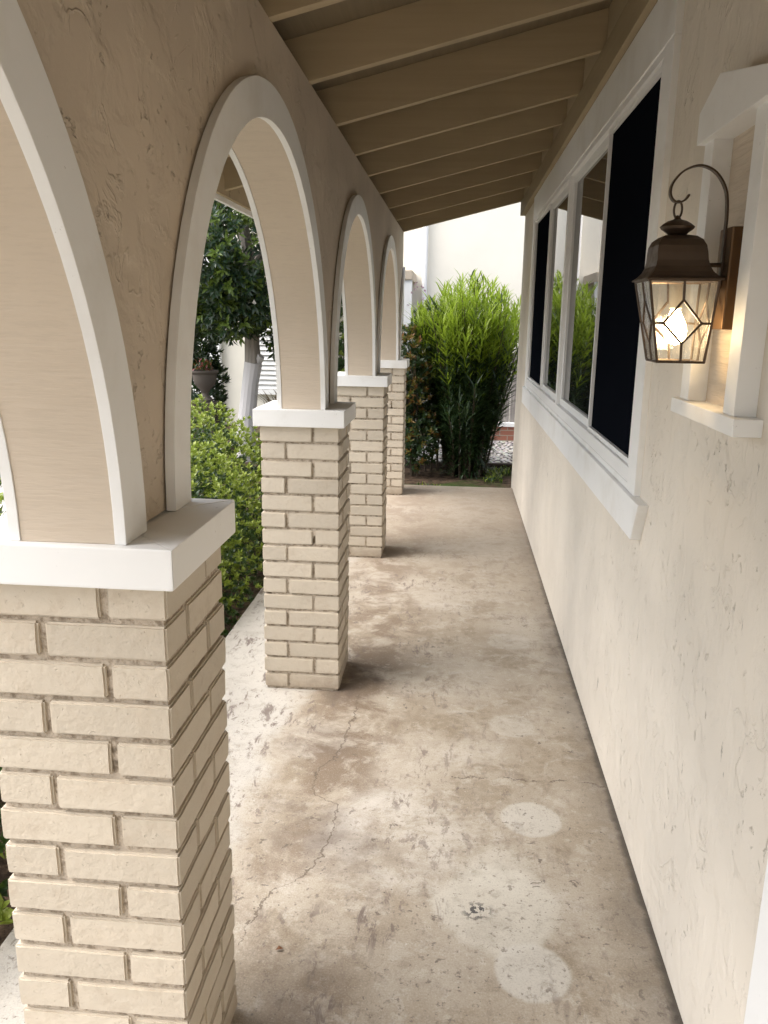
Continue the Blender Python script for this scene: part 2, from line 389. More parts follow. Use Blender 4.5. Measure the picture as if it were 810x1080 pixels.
M['ole_old_shaded'] = leafmat('oleander_old_shaded_leaf', [(.018, .042, .016), (.035, .07, .022), (.05, .10, .03), (.03, .06, .02)], .25)  # old leaves, darkened for the shade low in the oleander
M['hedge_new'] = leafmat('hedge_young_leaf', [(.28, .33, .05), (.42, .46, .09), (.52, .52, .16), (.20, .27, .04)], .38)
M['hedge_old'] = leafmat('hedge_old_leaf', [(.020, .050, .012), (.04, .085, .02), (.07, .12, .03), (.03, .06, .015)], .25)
M['tree_old'] = leafmat('tree_old_leaf', [(.012, .034, .018), (.025, .055, .028), (.045, .085, .035), (.02, .045, .02)], .2, .35, .6)
M['tree_new'] = leafmat('tree_young_leaf', [(.12, .18, .03), (.22, .28, .06), (.30, .34, .09), (.10, .15, .03)], .3)
M['red_leaf'] = leafmat('reddish_leaf', [(.26, .09, .03), (.30, .18, .04), (.22, .22, .05), (.14, .18, .04)], .4)
M['strap_leaf'] = leafmat('bronze_strap_leaf', [(.10, .05, .035), (.16, .09, .05), (.08, .07, .03), (.14, .10, .05)], .2)
M['flower'] = leafmat('mauve_petal', [(.45, .22, .40), (.55, .32, .50)], .4)
M['redflower'] = leafmat('dark_red_petal', [(.25, .04, .05), (.35, .08, .08)], .3)
M['deadleaf'] = NT('dry_leaf').fin((.16, .07, .03), .8)

# ------------------------------------------------------------------ setting: ground, slab, beds
b = MB(); b.box(-120, 120, -120, 200, -.5, -.13)
tag(b.build('ground', M['soil']), kind='structure')
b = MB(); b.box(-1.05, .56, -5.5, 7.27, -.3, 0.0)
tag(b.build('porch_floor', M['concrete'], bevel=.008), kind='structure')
b = MB(); b.box(-1.6, 4.5, 8.95, 10.72, -.4, -.075)
tag(b.build('gravel_bed', M['gravel']), kind='structure')

b = MB(); b.box(-7, -2.75, -8, 7.6, -.3, -.115)
tag(b.build('bounce_path', mk_bg('pale_bounce_paving', (.46, .44, .40))), kind='structure')  # added pale paving, bounces light up under the eave and ceiling
# ------------------------------------------------------------------ brick pillars
XL, B, ZC, CAPT = -0.738, 0.305, 1.083, 0.065
PY = [1.2895-1.888, 1.2895, 3.1555, 5.0505, 6.9485]     # pillar centres along the walk
XC = XL+B/2
def brick_vs(x0, x1, y0, y1, z0, z1, seed):
    bm = bmesh.new(); bmesh.ops.create_cube(bm, size=1)
    for v in bm.verts: v.co = Vector((x0+(v.co.x+.5)*(x1-x0), y0+(v.co.y+.5)*(y1-y0), z0+(v.co.z+.5)*(z1-z0)))
    for ax in range(3):
        L = (x1-x0, y1-y0, z1-z0)[ax]; n = max(2, int(L/.022))
        d = Vector([1 if i == ax else 0 for i in range(3)]); lo = (x0, y0, z0)[ax]
        for i in range(1, n):
            bmesh.ops.bisect_plane(bm, geom=bm.verts[:]+bm.edges[:]+bm.faces[:], plane_co=d*(lo+L*i/n), plane_no=d)
    sh = [e for e in bm.edges if e.calc_face_angle(0) > 1]
    bmesh.ops.bevel(bm, geom=sh, offset=.0035, segments=2, affect='EDGES')
    for v in bm.verts:
        p = v.co*28+Vector((seed*3.7, seed*1.3, 0)); q = v.co*9+Vector((seed*1.7, 0, seed))
        v.co += Vector((noise.noise(p), noise.noise(p+Vector((9, 0, 0))), noise.noise(p+Vector((0, 9, 0)))))*.0009 + Vector((noise.noise(q), noise.noise(q+Vector((5, 0, 0))), noise.noise(q+Vector((0, 5, 0)))))*.0011
    bm.verts.index_update()
    vs = [tuple(v.co) for v in bm.verts]; fs = [tuple(v.index for v in fc.verts) for fc in bm.faces]; bm.free(); return vs, fs
plabels = ['brick pillar standing level with the camera, outside the left edge of the view',
           'nearest tan painted brick pillar at lower left, filling the foreground beside the camera',
           'second tan brick pillar from the camera, standing whole with dark patch at its foot',
           'third tan brick pillar from the camera, partly behind the second one',
           'farthest and smallest tan brick pillar, at the far end beside the shrubs']
rnd = random.Random(4)
for i, py in enumerate(PY):
    if i == 0: continue
    t = thing('brick_pillar', (XC, py, 0), plabels[i], 'pillar', 'brick pillars of the porch arcade')
    m = MB(); H = ZC/16; J = .0095
    x0, x1, y0, y1 = XL, XL+B, py-B/2, py+B/2
    a, s = .2, .0955
    for c in range(16):
        zt = ZC-c*H; zb = zt-H+J
        if c == 0: zt += .002
        L = []
        if c % 2 == 0:
            L = [(0, a, 0, s), (B-s, B, 0, a), (B-a, B, B-s, B), (0, s, B-a, B)]
        else:
            L = [(B-a, B, 0, s), (B-s, B, B-a, B), (0, a, B-s, B), (0, s, 0, a)]
        for q in L:
            j = [rnd.uniform(-.0018, .0018) for _ in range(4)]; dz = rnd.uniform(-.0012, .0012)
            m.add(*brick_vs(x0+q[0]+j[0], x0+q[1]+j[1], y0+q[2]+j[2], y0+q[3]+j[3], zb+dz, zt+dz, rnd.random()*60))
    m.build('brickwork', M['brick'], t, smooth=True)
    m = MB(); m.box(x0+.0075, x1-.0075, y0+.0075, y1-.0075, 0, ZC-.004)
    m.build('mortar', M['mortar'], t)
    m = MB(); o = .022
    z0, z1 = ZC, ZC+CAPT
    # mitred cap: four boards round a core
    X0, X1, Y0, Y1 = x0-o, x1+o, y0-o, y1+o; wd = .088; g = .0006
    m.prism([(X0, Y0), (X1, Y0), (X1-wd, Y0+wd-g), (X0+wd, Y0+wd-g)], 'z', z0, z1)
    m.prism([(X1, Y0+g), (X1, Y1-g), (X1-wd+g, Y1-wd), (X1-wd+g, Y0+wd)], 'z', z0+.0008, z1-.0008)
    m.prism([(X1, Y1), (X0, Y1), (X0+wd, Y1-wd+g), (X1-wd, Y1-wd+g)], 'z', z0, z1)
    m.prism([(X0, Y1-g), (X0, Y0+g), (X0+wd-g, Y0+wd), (X0+wd-g, Y1-wd)], 'z', z0+.0008, z1-.0008)
    m.box(X0+wd-.001, X1-wd+.001, Y0+wd-.001, Y1-wd+.001, z0+.001, z1-.002)
    m.build('cap', M['white'], t, bevel=.003)

# ------------------------------------------------------------------ arcade wall with arches
def zr(x): return 2.226+.25*(x+.508)
ZS = ZC+CAPT; XF, XB = -.508, -.650; AI, BI, AO, BO = .787, .822, .870, .907
WTOP = 2.318; WEND = 7.50
arc = thing('arcade_wall', (XC, 3.2, ZS), 'tan stucco wall of round arches standing on the brick pillars', 'wall')
mids = [(PY[i]+PY[i+1])/2 for i in range(4)]+[PY[4]+.944]
NA = 48
prof = []                                     # lower outline of the wall (y, z)
start = PY[0]-.147
prof.append((start, ZS))
for i, yc in enumerate(mids):
    for k_ in range(NA+1):
        th = math.pi*k_/NA; y = yc-AI*math.cos(th); z = ZS+BI*math.sin(th)
        if i == 4 and y > WEND: break
        prof.append((y, z+.0015))
y_, z_ = prof[-1]; 
zend = ZS+BI*math.sqrt(1-((WEND-mids[4])/AI)**2); prof.append((WEND, zend))
m = MB(); n = len(prof)
fr = [(XF, y, z) for y, z in prof]+[(XF, y, zr(XF)+.002) for y, z in prof]
bk = [(XB, y, z) for y, z in prof]+[(XB, y, zr(XB)+.002) for y, z in prof]
m.add(fr, [(i, i+1, n+i+1, n+i) for i in range(n-1) if abs(prof[i+1][0]-prof[i][0]) > 1e-6])
m.add(bk, [(i+1, i, n+i, n+i+1) for i in range(n-1) if abs(prof[i+1][0]-prof[i][0]) > 1e-6])
fs_ = [(XF, start, zr(XF)+.002), (XF, WEND, zr(XF)+.002), (XB, WEND, zr(XB)+.002), (XB, start, zr(XB)+.002)]; m.add(fs_, [(0, 1, 2, 3)])
m.add([(XF, WEND, zend), (XB, WEND, zend), (XB, WEND, zr(XB)+.002), (XF, WEND, zr(XF)+.002)], [(0, 1, 2, 3)])
m.add([(XF, start, ZS), (XB, start, ZS), (XB, start, zr(XB)+.002), (XF, start, zr(XF)+.002)], [(3, 2, 1, 0)])
m.build('stucco_face', M['stucco'], arc)
def ring(m, yc, a0, b0, a1, b1, xa, xb, ymax=None, th0=0., th1=math.pi, zb=ZS):
    P = []
    for k_ in range(NA+1):
        th = th0+(th1-th0)*k_/NA
        P.append(((yc-a0*math.cos(th), zb+b0*math.sin(th)), (yc-a1*math.cos(th), zb+b1*math.sin(th))))
    vs = []; fs = []
    for (p, q) in P: vs += [(xa, *p), (xa, *q), (xb, *q), (xb, *p)]
    for i in range(len(P)-1):
        o = i*4
        for e in range(4): fs.append((o+e, o+(e+1) % 4, o+4+(e+1) % 4, o+4+e))
    fs += [(3, 2, 1, 0), tuple(len(vs)-4+e for e in range(4))]
    m.add(vs, fs)
for i, yc in enumerate(mids):
    th1 = math.pi if i < 4 else math.acos(-(WEND-.003-yc)/AI)
    m = MB(); ring(m, yc, AI, BI, AI+.006, BI+.006, XB-.003, XF+.003, th1=th1, zb=ZS+.0005)
    m.build('arch_soffit', M['soffit'], arc)
    for xa, xb in ((XF+.0035, XF+.0215), (XB-.0215, XB-.0035)):
        m = MB(); ring(m, yc, AI-.002, BI-.002, AO, BO, xa, xb, th1=th1, zb=ZS+.0005)
        m.build('arch_trim', M['white'], arc, bevel=.0015)

# ------------------------------------------------------------------ porch roof: rafters, deck, ledger, fascia
roof = thing('porch_roof', (0, 3, 2.2), 'sloping porch roof with exposed tan rafters over the walk', 'roof')
RY = [-1.93, -1.33, -.73, -.13, .47, 1.07, 1.67, 2.268, 2.839, 3.43, 4.029, 4.595, 5.22, 5.90, 6.60, 7.44]
RY0, RY1 = -1.98, 7.47
for y in RY:
    m = MB(); xs = (-1.15, .62); hw = .019; D = .14
    m.add([(xs[0], y-hw, zr(xs[0])), (xs[1], y-hw, zr(xs[1])), (xs[1], y+hw, zr(xs[1])), (xs[0], y+hw, zr(xs[0])),
           (xs[0], y-hw, zr(xs[0])+D), (xs[1], y-hw, zr(xs[1])+D), (xs[1], y+hw, zr(xs[1])+D), (xs[0], y+hw, zr(xs[0])+D)],
          [(3,2,1,0),(4,5,6,7),(0,1,5,4),(1,2,6,5),(2,3,7,6),(3,0,4,7)])
    m.build('rafter', M['rafter'], roof, bevel=.002)
def slab(m, xa, xb, ya, yb, lo, hi):
    m.add([(xa, ya, zr(xa)+lo), (xb, ya, zr(xb)+lo), (xb, yb, zr(xb)+lo), (xa, yb, zr(xa)+lo),
           (xa, ya, zr(xa)+hi), (xb, ya, zr(xb)+hi), (xb, yb, zr(xb)+hi), (xa, yb, zr(xa)+hi)],
          [(3,2,1,0),(4,5,6,7),(0,1,5,4),(1,2,6,5),(2,3,7,6),(3,0,4,7)])
m = MB(); slab(m, -1.165, 4.5, RY0, RY1, .1405, .16); m.build('deck', M['deck'], roof)
m = MB(); slab(m, -1.20, 4.5, RY0-.02, RY1+.02, .1605, .185); m.build('shingles', M['shingle'], roof)
m = MB(); m.box(-1.17, -1.1505, RY0-.005, RY1+.005, 2.02, zr(-1.16)+.1395); m.build('fascia', M['white'], roof, bevel=.002)
m = MB(); m.box(-1.1495, -1.1305, RY0+.03, RY1-.05, 2.045, zr(-1.14)+.139); m.build('rafter_tail_board', M['rafter'], roof)
m = MB(); m.box(.500, .546, RY0, 7.43, 2.362, zr(.5)-.0005); m.build('ledger_beam', M['ledger'], roof, bevel=.002)
for a_, b_ in zip(RY[:-1], RY[1:]):
    m = MB(); m.box(.518, .556, a_+.0195, b_-.0195, zr(.5)-.001, zr(.53)+.1385); m.build('blocking', M['block'], roof)
    m = MB(); m.box(-.665, -.652, a_+.0195, b_-.0195, zr(-.665)-.02, zr(-.66)+.1385); m.build('blocking', M['rafter'], roof)

# ------------------------------------------------------------------ house on the right
W = .543; WY1 = 7.42
house = thing('house', (W, 3, 0), 'stuccoed house with long white framed window along the right of the porch', 'house')
wy0, wy1, wz0, wz1 = 2.44, 6.24, 1.015, 2.215
m = MB()
m.box(W, .76, -5, 7.42, -.3, wz0); m.box(W, .76, -5, 7.42, wz1, 2.60)
m.box(W, .76, -5, wy0, wz0, wz1); m.box(W, .76, wy1, 7.42, wz0, wz1)
m.box(.76, 4.5, 7.2, 7.42, -.3, 2.9)
m.build('wall', M['wall_stucco'], house)
m = MB(); m.box(.745, .755, wy0, wy1, wz0, wz1)
win = thing('window', (W, 4.3, 1.0), None, None); win.parent = house; win.matrix_parent_inverse = Matrix.Translation(-Vector(house.location))
# keep the window one mesh (its flat casing) with sub-parts
C.objects.unlink(win); bpy.data.objects.remove(win)
XT = .523                                   # face of the casing boards
m = MB(); T = .10
m.box(XT, W+.002, wy0-T, wy1+T, wz1-.01, 2.36)                           # head board
m.box(XT+.0015, W+.002, wy0-T, wy0+.004, wz0-.02, wz1-.0105)             # near side board
m.box(XT+.0015, W+.002, wy1-.004, wy1+T, wz0-.02, wz1-.0105)
win = m.build('window', M['white'], house, bevel=.003)
def sub(mb, name, mat, bevel=0): 
    o = mb.build(name, mat, None, bevel); o.parent = win; o.matrix_parent_inverse = win.matrix_world.inverted() if False else Matrix.Identity(4)
    return o
# house is at (W,3,0): window mesh is in world coords under a parent inverse; children of the mesh share its space
m = MB(); m.prism([(wy0-T-.112, wz0-.022), (wy0-T-.052, .878), (wy1+T+.03, .868), (wy1+T+.03, wz0-.022)], 'x', .513, W+.002)
m.box(.5262, W+.002, wy0-T+.003, wy1+T-.003, wz0-.0213, wz0-.0005)
sub(m, 'sill', M['white'], .004)
m = MB(); F = .035
m.box(.527, .60, wy0+.003, wy1-.003, wz1-F, wz1-.0005); m.box(.527, .60, wy0+.003, wy1-.003, wz0, wz0+F+.01)
m.box(.528, .60, wy0+.003, wy0+F, wz0+F+.011, wz1-F-.001); m.box(.528, .60, wy1-F, wy1-.003, wz0+F+.011, wz1-F-.001)
ym = 4.33
m.box(.526, .60, ym-.026, ym+.026, wz0+F+.011, wz1-F-.001)               # post between the two windows
sub(m, 'frame', M['sash'], .003)
zA, zB = wz0+F+.011, wz1-F-.001
def sash(ya, yb, x0_, x1_, w_):
    m = MB(); m.box(x0_, x1_, ya, ya+w_, zA, zB); m.box(x0_, x1_, yb-w_, yb, zA, zB)
    m.box(x0_+.001, x1_, ya+w_, yb-w_, zA, zA+w_); m.box(x0_+.001, x1_, ya+w_, yb-w_, zB-w_, zB)
    return m
for ya, yb, kind in ((wy0+F, 3.31, 'screen'), (3.31, ym-.027, 'pane'), (ym+.027, 5.27, 'pane'), (5.27, wy1-F, 'screen')):
    s_ = sash(ya, yb, .545 if kind == 'pane' else .535, .575, .034 if kind == 'pane' else .016)
    sub(s_, 'sash', M['sash'], .002)
    m = MB(); x_ = .558 if kind == 'pane' else .548
    m.box(x_, x_+.006, ya+.01, yb-.01, zA+.01, zB-.01)
    sub(m, 'pane' if kind == 'pane' else 'insect_screen', M[kind])
# decorative niche frame round the lamp
NY0, NY1 = 1.475, 1.905; NC = 1.69
m = MB(); m.box(.5415, .552, 1.57, 1.82, 1.31, 1.90)
nf = m.build('niche_frame', M['combed'], house)
def nsub(mb, name, mat, bevel=0):
    o = mb.build(name, mat, None, bevel); o.parent = nf; return o
for ya, yb in ((1.815, 1.877), (1.513, 1.575)):
    m = MB(); m.box(.503, W+.001, ya, yb, 1.3225, 1.870); nsub(m, 'post', M['white'], .002)
m = MB(); m.box(.492, W+.001, NY0, NY1, 1.290, 1.322); nsub(m, 'sill', M['white'], .002)
m = MB(); m.prism([(NY0-.005, 1.850), (NY1-.018, 1.850), (NY1-.018, 1.912), (1.765, 1.958), (NY0-.005, 1.895)], 'x', .488, W+.001); nsub(m, 'hood', M['white'], .002)
m = MB(); m.box(.519, W+.001, 1.05, 1.168, 0.002, 2.10); m.build('door_casing', M['white'], house, bevel=.003)

# ------------------------------------------------------------------ wall lantern
lx, ly = .413, 1.685
lamp = thing('wall_lantern', (.54, ly, 1.5), 'lit bronze wall lantern with leaded diamond glass hanging from a curved bracket', 'lantern')
m = MB(); m.box(.507, .541, ly-.037, ly+.037, 1.475, 1.665); m.build('backplate', M['brass'], lamp, bevel=.004)
m = MB()
def strap(pts, w_, t_):
    vs = []; fs = []; P = [Vector((x, 0, z)) for x, z in pts]
    for i, p in enumerate(P):
        d = (P[min(i+1, len(P)-1)]-P[max(i-1, 0)]).normalized(); nn = Vector((-d.z, 0, d.x))*t_/2
        for sy in (-w_/2, w_/2):
            vs += [(p.x+nn.x, ly+sy, p.z+nn.z), (p.x-nn.x, ly+sy, p.z-nn.z)]
    for i in range(len(P)-1):
        o = i*4
        for a_, b_ in ((0, 1), (1, 3), (3, 2), (2, 0)): fs.append((o+a_, o+b_, o+4+b_, o+4+a_))
    fs += [(0, 2, 3, 1), (len(vs)-4, len(vs)-3, len(vs)-1, len(vs)-2)]
    m.add(vs, fs)
ctl = [(.505, 1.50), (.505, 1.553), (.505, 1.60), (.505, 1.65), (.5045, 1.695), (.4975, 1.735), (.476, 1.765), (.447, 1.777), (.418, 1.768), (.3995, 1.747), (.3955, 1.729), (.401, 1.716), (.412, 1.711), (.424, 1.7155), (.4315, 1.727), (.433, 1.74)]
pts = []
for i in range(1, len(ctl)-2):
    for k_ in range(6):
        t_ = k_/6; P4 = [Vector(q) for q in ctl[i-1:i+3]]
        q = .5*(2*P4[1]+(P4[2]-P4[0])*t_+(2*P4[0]-5*P4[1]+4*P4[2]-P4[3])*t_*t_+(3*P4[1]-P4[0]-3*P4[2]+P4[3])*t_**3)
        pts.append((q.x, q.y))
strap(pts, .013, .0035)
m.tube([(.507, ly, 1.597), (.45, ly, 1.596), (.42, ly, 1.596)], .0042, 8)
m.tube([(.507, ly-.02, 1.572), (.494, ly-.02, 1.572)], [.003, .005], 8); m.tube([(.507, ly+.02, 1.572), (.494, ly+.02, 1.572)], [.003, .005], 8)
m.build('bracket', M['bronze'], lamp)
m = MB(); N = 20
m.tube([(lx+.0080*math.sin(2*math.pi*i/N), ly+.002*math.sin(2*math.pi*i/N), 1.6978+.0160*math.cos(2*math.pi*i/N)) for i in range(N+1)], .0022, 8)
m.build('hanging_ring', M['bronze'], lamp, smooth=True)
m = MB(); m.lathe([(.001, 1.688), (.004, 1.686), (.0052, 1.683), (.008, 1.680), (.018, 1.677), (.027, 1.6715), (.0325, 1.6665), (.030, 1.662), (.021, 1.656), (.016, 1.651), (.016, 1.645)], (lx, ly, 0), 28)
m.build('finial', M['bronze'], lamp, smooth=True)
m = MB()
prof = [(.018, 1.651), (.030, 1.648), (.039, 1.641), (.0445, 1.630), (.0465, 1.617), (.0475, 1.603), (.050, 1.592), (.055, 1.582), (.062, 1.574), (.0705, 1.5685), (.0705, 1.566), (.066, 1.5655)]
s2 = math.sqrt(2); m.lathe([(a_*s2, z) for a_, z in prof], (lx, ly, 0), 4, .5)
m.build('lantern_roof', M['bronze'], lamp, bevel=0)
ZT, ZBt, HT, HB = 1.5655, 1.412, .0640, .0445
def pp(side, uu, vv, off=0):              # point on one leaded side: uu -1..1 across, vv 0 bottom ..1 top
    hw = HB+(HT-HB)*vv; z = ZBt+(ZT-ZBt)*vv; a_ = side*math.pi/2; d = hw+off; t_ = uu*hw
    return (lx+d*math.cos(a_)-t_*math.sin(a_), ly+d*math.sin(a_)+t_*math.cos(a_), z)
m = MB()
for sd_ in range(4):
    m.tube([pp(sd_, 1, 0), pp(sd_, 1, 1)], .0028, 6)
    m.tube([pp(sd_, -1, 0), pp(sd_, 1, 0)], .0026, 6); m.tube([pp(sd_, -1, 1), pp(sd_, 1, 1)], .0026, 6)
m.build('frame', M['bronze'], lamp)
for sd_ in range(4):
    m = MB(); m.add([pp(sd_, -1, 0), pp(sd_, 1, 0), pp(sd_, 1, 1), pp(sd_, -1, 1)], [(0, 1, 2, 3)])
    g = m.build('glass_panel', M['lampglass'], lamp)
    m = MB(); D_ = [(0, .76), (.66, .48), (0, .23), (-.66, .48)]
    for (a1, b1), (a2, b2) in zip(D_, D_[1:]+D_[:1]): m.tube([pp(sd_, a1, b1), pp(sd_, a2, b2)], .0025, 6)
    for (a1, b1), (a2, b2) in (((0, .76), (0, 1)), ((0, .23), (0, 0)), ((.66, .48), (1, .48)), ((-.66, .48), (-1, .48))): m.tube([pp(sd_, a1, b1), pp(sd_, a2, b2)], .0025, 6)
    o = m.build('leading', M['bronze'], None); o.parent = g
m = MB(); m.lathe([(.012, 1.56), (.0125, 1.53), (.0125, 1.515), (.009, 1.512)], (lx, ly, 0), 16); m.build('socket', M['candle'], lamp, smooth=True)
m = MB(); m.lathe([(.008, 1.513), (.012, 1.503), (.019, 1.487), (.022, 1.472), (.0195, 1.456), (.011, 1.447), (.002, 1.444)], (lx, ly, 0), 20); m.build('bulb', M['bulb'], lamp, smooth=True)

# the hanging part leans a little towards the wall at its foot
for o in list(lamp.children):
    for q in [o]+list(o.children):
        if q.name.split('.')[0] in ('finial', 'lantern_roof', 'frame', 'glass_panel', 'leading', 'socket', 'bulb'):
            for v in q.data.vertices: v.co.x += (1.69-v.co.z)*.075
# ------------------------------------------------------------------ vegetation
def leaf(m, p, d, up, L, wd, curl=.15, seg=2):
    """pointed leaf at p, along d; two half blades per segment, bent"""
    d = d.normalized(); s = d.cross(up)
    if s.length < .05: s = d.cross(Vector((1, .3, .2)))
    s.normalize(); nn = s.cross(d)
    if seg == 2:
        a = p; b_ = p+d*L*.5+nn*L*curl*.5; c_ = p+d*L-nn*L*curl*.25
        m.add([a, b_+s*wd*.5-nn*wd*-.12, c_, b_-s*wd*.5-nn*wd*-.12, b_], [(0, 1, 4), (1, 2, 4), (0, 4, 3), (4, 2, 3)])
    else:
        q1 = p+d*L*.33+nn*L*curl*.4; q2 = p+d*L*.7+nn*L*curl*.3; q3 = p+d*L-nn*L*curl*.4
        m.add([p, q1+s*wd*.5, q1-s*wd*.5, q2+s*wd*.42, q2-s*wd*.42, q3], [(0, 1, 2), (1, 3, 4, 2), (3, 5, 4)])
def rv(rg): 
    while True:
        v = Vector((rg.uniform(-1, 1), rg.uniform(-1, 1), rg.uniform(-1, 1)))
        if .05 < v.length < 1: return v.normalized()
def shrub(name, loc, label, cat, blobs, count, L, wd, new, old, stemn, rg, newfrac=.5, group=None, clump=7):
    """blobs: list of (cx,cy,cz,rx,ry,rz) relative to loc; leaves in small rosettes over and inside the blobs"""
    t = thing(name, loc, label, cat, group); m = MB(); loc = Vector(loc)
    tot = sum(q[3]*q[4]+q[4]*q[5] for q in blobs)
    for q in blobs:
        nn = int(count/clump*(q[3]*q[4]+q[4]*q[5])/tot)
        for _ in range(nn):
            v = rv(rg); rr = rg.random()
            shell = 1.0+rg.gauss(0, .05) if rr < .62 else rg.uniform(.5, .95)
            lump = 1+.16*noise.noise(v*2.6+Vector((q[0]*7, q[1]*5, q[2]*3)))+.10*noise.noise(v*6.5+Vector((q[1]*7, 1, 4)))
            p = loc+Vector((q[0]+v.x*q[3]*shell*lump, q[1]+v.y*q[4]*shell*lump, q[2]+v.z*q[5]*shell*lump))
            if p.z < -.12: continue
            axis = (v*.8+Vector((0, 0, .7))+rv(rg)*.55).normalized()
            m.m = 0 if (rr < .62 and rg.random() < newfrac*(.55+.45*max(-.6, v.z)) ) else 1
            for j in range(clump):
                a_ = j*2.4+rg.random(); e = axis.orthogonal().normalized(); e2 = axis.cross(e)
                sp = .35+.75*j/clump
                d = axis*(1.15-sp*.75)+(e*math.cos(a_)+e2*math.sin(a_))*sp
                leaf(m, p-axis*L*.35*(j/clump), d, axis, L*rg.uniform(.7, 1.2), wd*rg.uniform(.8, 1.2), .12)
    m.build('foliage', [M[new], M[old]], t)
    m = MB()
    for _ in range(stemn):
        q = rg.choice(blobs); e = loc+Vector((q[0]+rg.uniform(-.5, .5)*q[3], q[1]+rg.uniform(-.5, .5)*q[4], q[2]+.4*q[5]))
        b0 = loc+Vector((rg.uniform(-.12, .12), rg.uniform(-.12, .12), -.15)); mid = (b0+e)/2+rv(rg)*.06
        m.tube([b0, mid, e], [.013, .009, .004], 5)
    m.build('stems', M['stem'], t)
    return t
rg = random.Random(11)
HG = 'clipped green shrubs along the left of the porch'
shrub('green_shrub', (-1.53, 4.85, -.13), 'yellow green small leaved shrub between the first and second pillars', 'shrub',
      [(0, -.75, .42, .46, .75, .52), (.05, -1.0, .2, .42, .55, .35), (-.25, .35, .50, .5, .8, .54), (.02, .2, .36, .45, .8, .45), (-.6, .9, .52, .45, .6, .45)], 48000, .034, .018, 'hedge_new', 'hedge_old', 16, rg, 1.15, HG)
shrub('green_shrub', (-1.50, 2.3, -.13), 'dark leafy shrub behind the nearest pillar at the left edge', 'shrub',
      [(-.05, -.55, .42, .46, .8, .52), (-.08, .5, .50, .48, .75, .52), (.06, -.3, .2, .38, .9, .34)], 17000, .042, .021, 'hedge_new', 'hedge_old', 12, rg, .6, HG)
shrub('green_shrub', (-1.18, 8.7, -.13), 'deep green shrub seen between the second and third pillars', 'shrub',
      [(0, 0, .65, .36, .4, .7), (.02, .1, 1.2, .3, .35, .5)], 8000, .05, .024, 'hedge_new', 'hedge_old', 10, rg, .35, HG)
# oleander: cane stems with whorls of long leaves
ole = thing('oleander_bush', (.13, 8.55, -.13), 'tall oleander with bright lime green top growing past the end of the porch', 'shrub')
m = MB(); s_ = MB(); rg = random.Random(5)
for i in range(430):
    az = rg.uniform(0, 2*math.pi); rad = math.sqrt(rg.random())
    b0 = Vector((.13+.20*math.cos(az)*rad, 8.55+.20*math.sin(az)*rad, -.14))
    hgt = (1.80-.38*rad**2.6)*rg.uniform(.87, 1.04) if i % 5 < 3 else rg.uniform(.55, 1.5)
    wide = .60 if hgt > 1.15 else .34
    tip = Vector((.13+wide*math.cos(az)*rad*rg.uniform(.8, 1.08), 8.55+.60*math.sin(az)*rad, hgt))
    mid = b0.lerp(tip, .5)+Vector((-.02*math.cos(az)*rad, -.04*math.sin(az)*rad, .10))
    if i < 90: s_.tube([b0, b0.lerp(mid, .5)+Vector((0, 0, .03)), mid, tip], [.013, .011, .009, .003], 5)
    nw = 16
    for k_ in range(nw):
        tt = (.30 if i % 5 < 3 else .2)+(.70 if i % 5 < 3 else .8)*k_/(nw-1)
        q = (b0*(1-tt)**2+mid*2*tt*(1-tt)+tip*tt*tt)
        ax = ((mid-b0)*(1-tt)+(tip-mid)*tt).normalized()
        m.m = 0 if rg.random() < min(.95, max(0, (tt-.5)*2.6))*min(1, max(0, (q.z-.62)*1.7)) else 1  # lime towards tip and top: new growth plus top light put into colour
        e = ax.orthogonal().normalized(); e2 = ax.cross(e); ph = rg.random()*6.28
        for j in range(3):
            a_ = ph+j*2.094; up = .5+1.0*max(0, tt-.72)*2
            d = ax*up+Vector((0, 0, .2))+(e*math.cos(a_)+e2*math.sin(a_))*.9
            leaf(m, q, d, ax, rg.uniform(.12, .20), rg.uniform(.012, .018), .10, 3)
m.m = 1  # low inner leaves all dark: shade painted by leaf colour
for i in range(3200):
    az = rg.uniform(0, 6.28); zz = rg.uniform(-.1, 1.15); rr = (.20+.26*max(0, zz)/1.15)*math.sqrt(rg.random())
    q = Vector((.13+rr*math.cos(az), 8.52+rr*math.sin(az), zz)); d = Vector((math.cos(az)*.9, math.sin(az)*.9, rg.uniform(-.5, .9)))+rv(rg)*.5
    leaf(m, q, d, Vector((0, 0, 1)), rg.uniform(.10, .17), rg.uniform(.014, .02), .12, 3)
m.build('foliage', [M['ole_young_lit'], M['ole_old_shaded']], ole)
s_.build('canes', M['stem'], ole)
# reddish shrub left of the oleander
rg = random.Random(8)
shrub('photinia_shrub', (-.47, 8.35, -.13), 'dark shrub with reddish new leaves beside the farthest pillar', 'shrub',
      [(-.03, 0, 1.1, .20, .25, .42), (.02, .05, .7, .22, .28, .45), (.1, 0, .4, .2, .25, .3)], 6500, .06, .022, 'red_leaf', 'ole_old_shaded', 9, rg, .8)
shrub('broadleaf_shrub', (-.20, 8.75, -.13), 'mid green shrub with mauve flower tips between red shrub and oleander', 'shrub',
      [(-.02, -.15, 1.35, .30, .3, .42), (-.1, -.1, .9, .25, .3, .4), (.1, -.2, 1.1, .2, .2, .35)], 7500, .06, .022, 'hedge_new', 'ole_old_shaded', 7, rg, .7)
t = [o for o in C.objects if o.name.startswith('broadleaf_shrub')][0]
for i in range(12):
    m = MB(); p = Vector((-.42+rg.uniform(-.12, .10), 8.6+rg.uniform(-.1, .1), 1.74+rg.uniform(-.14, .14)))
    for j in range(5): leaf(m, p, rv(rg)+Vector((0, 0, .3)), Vector((0, 0, 1)), .024, .02)
    m.build('flower', M['flower'], t)
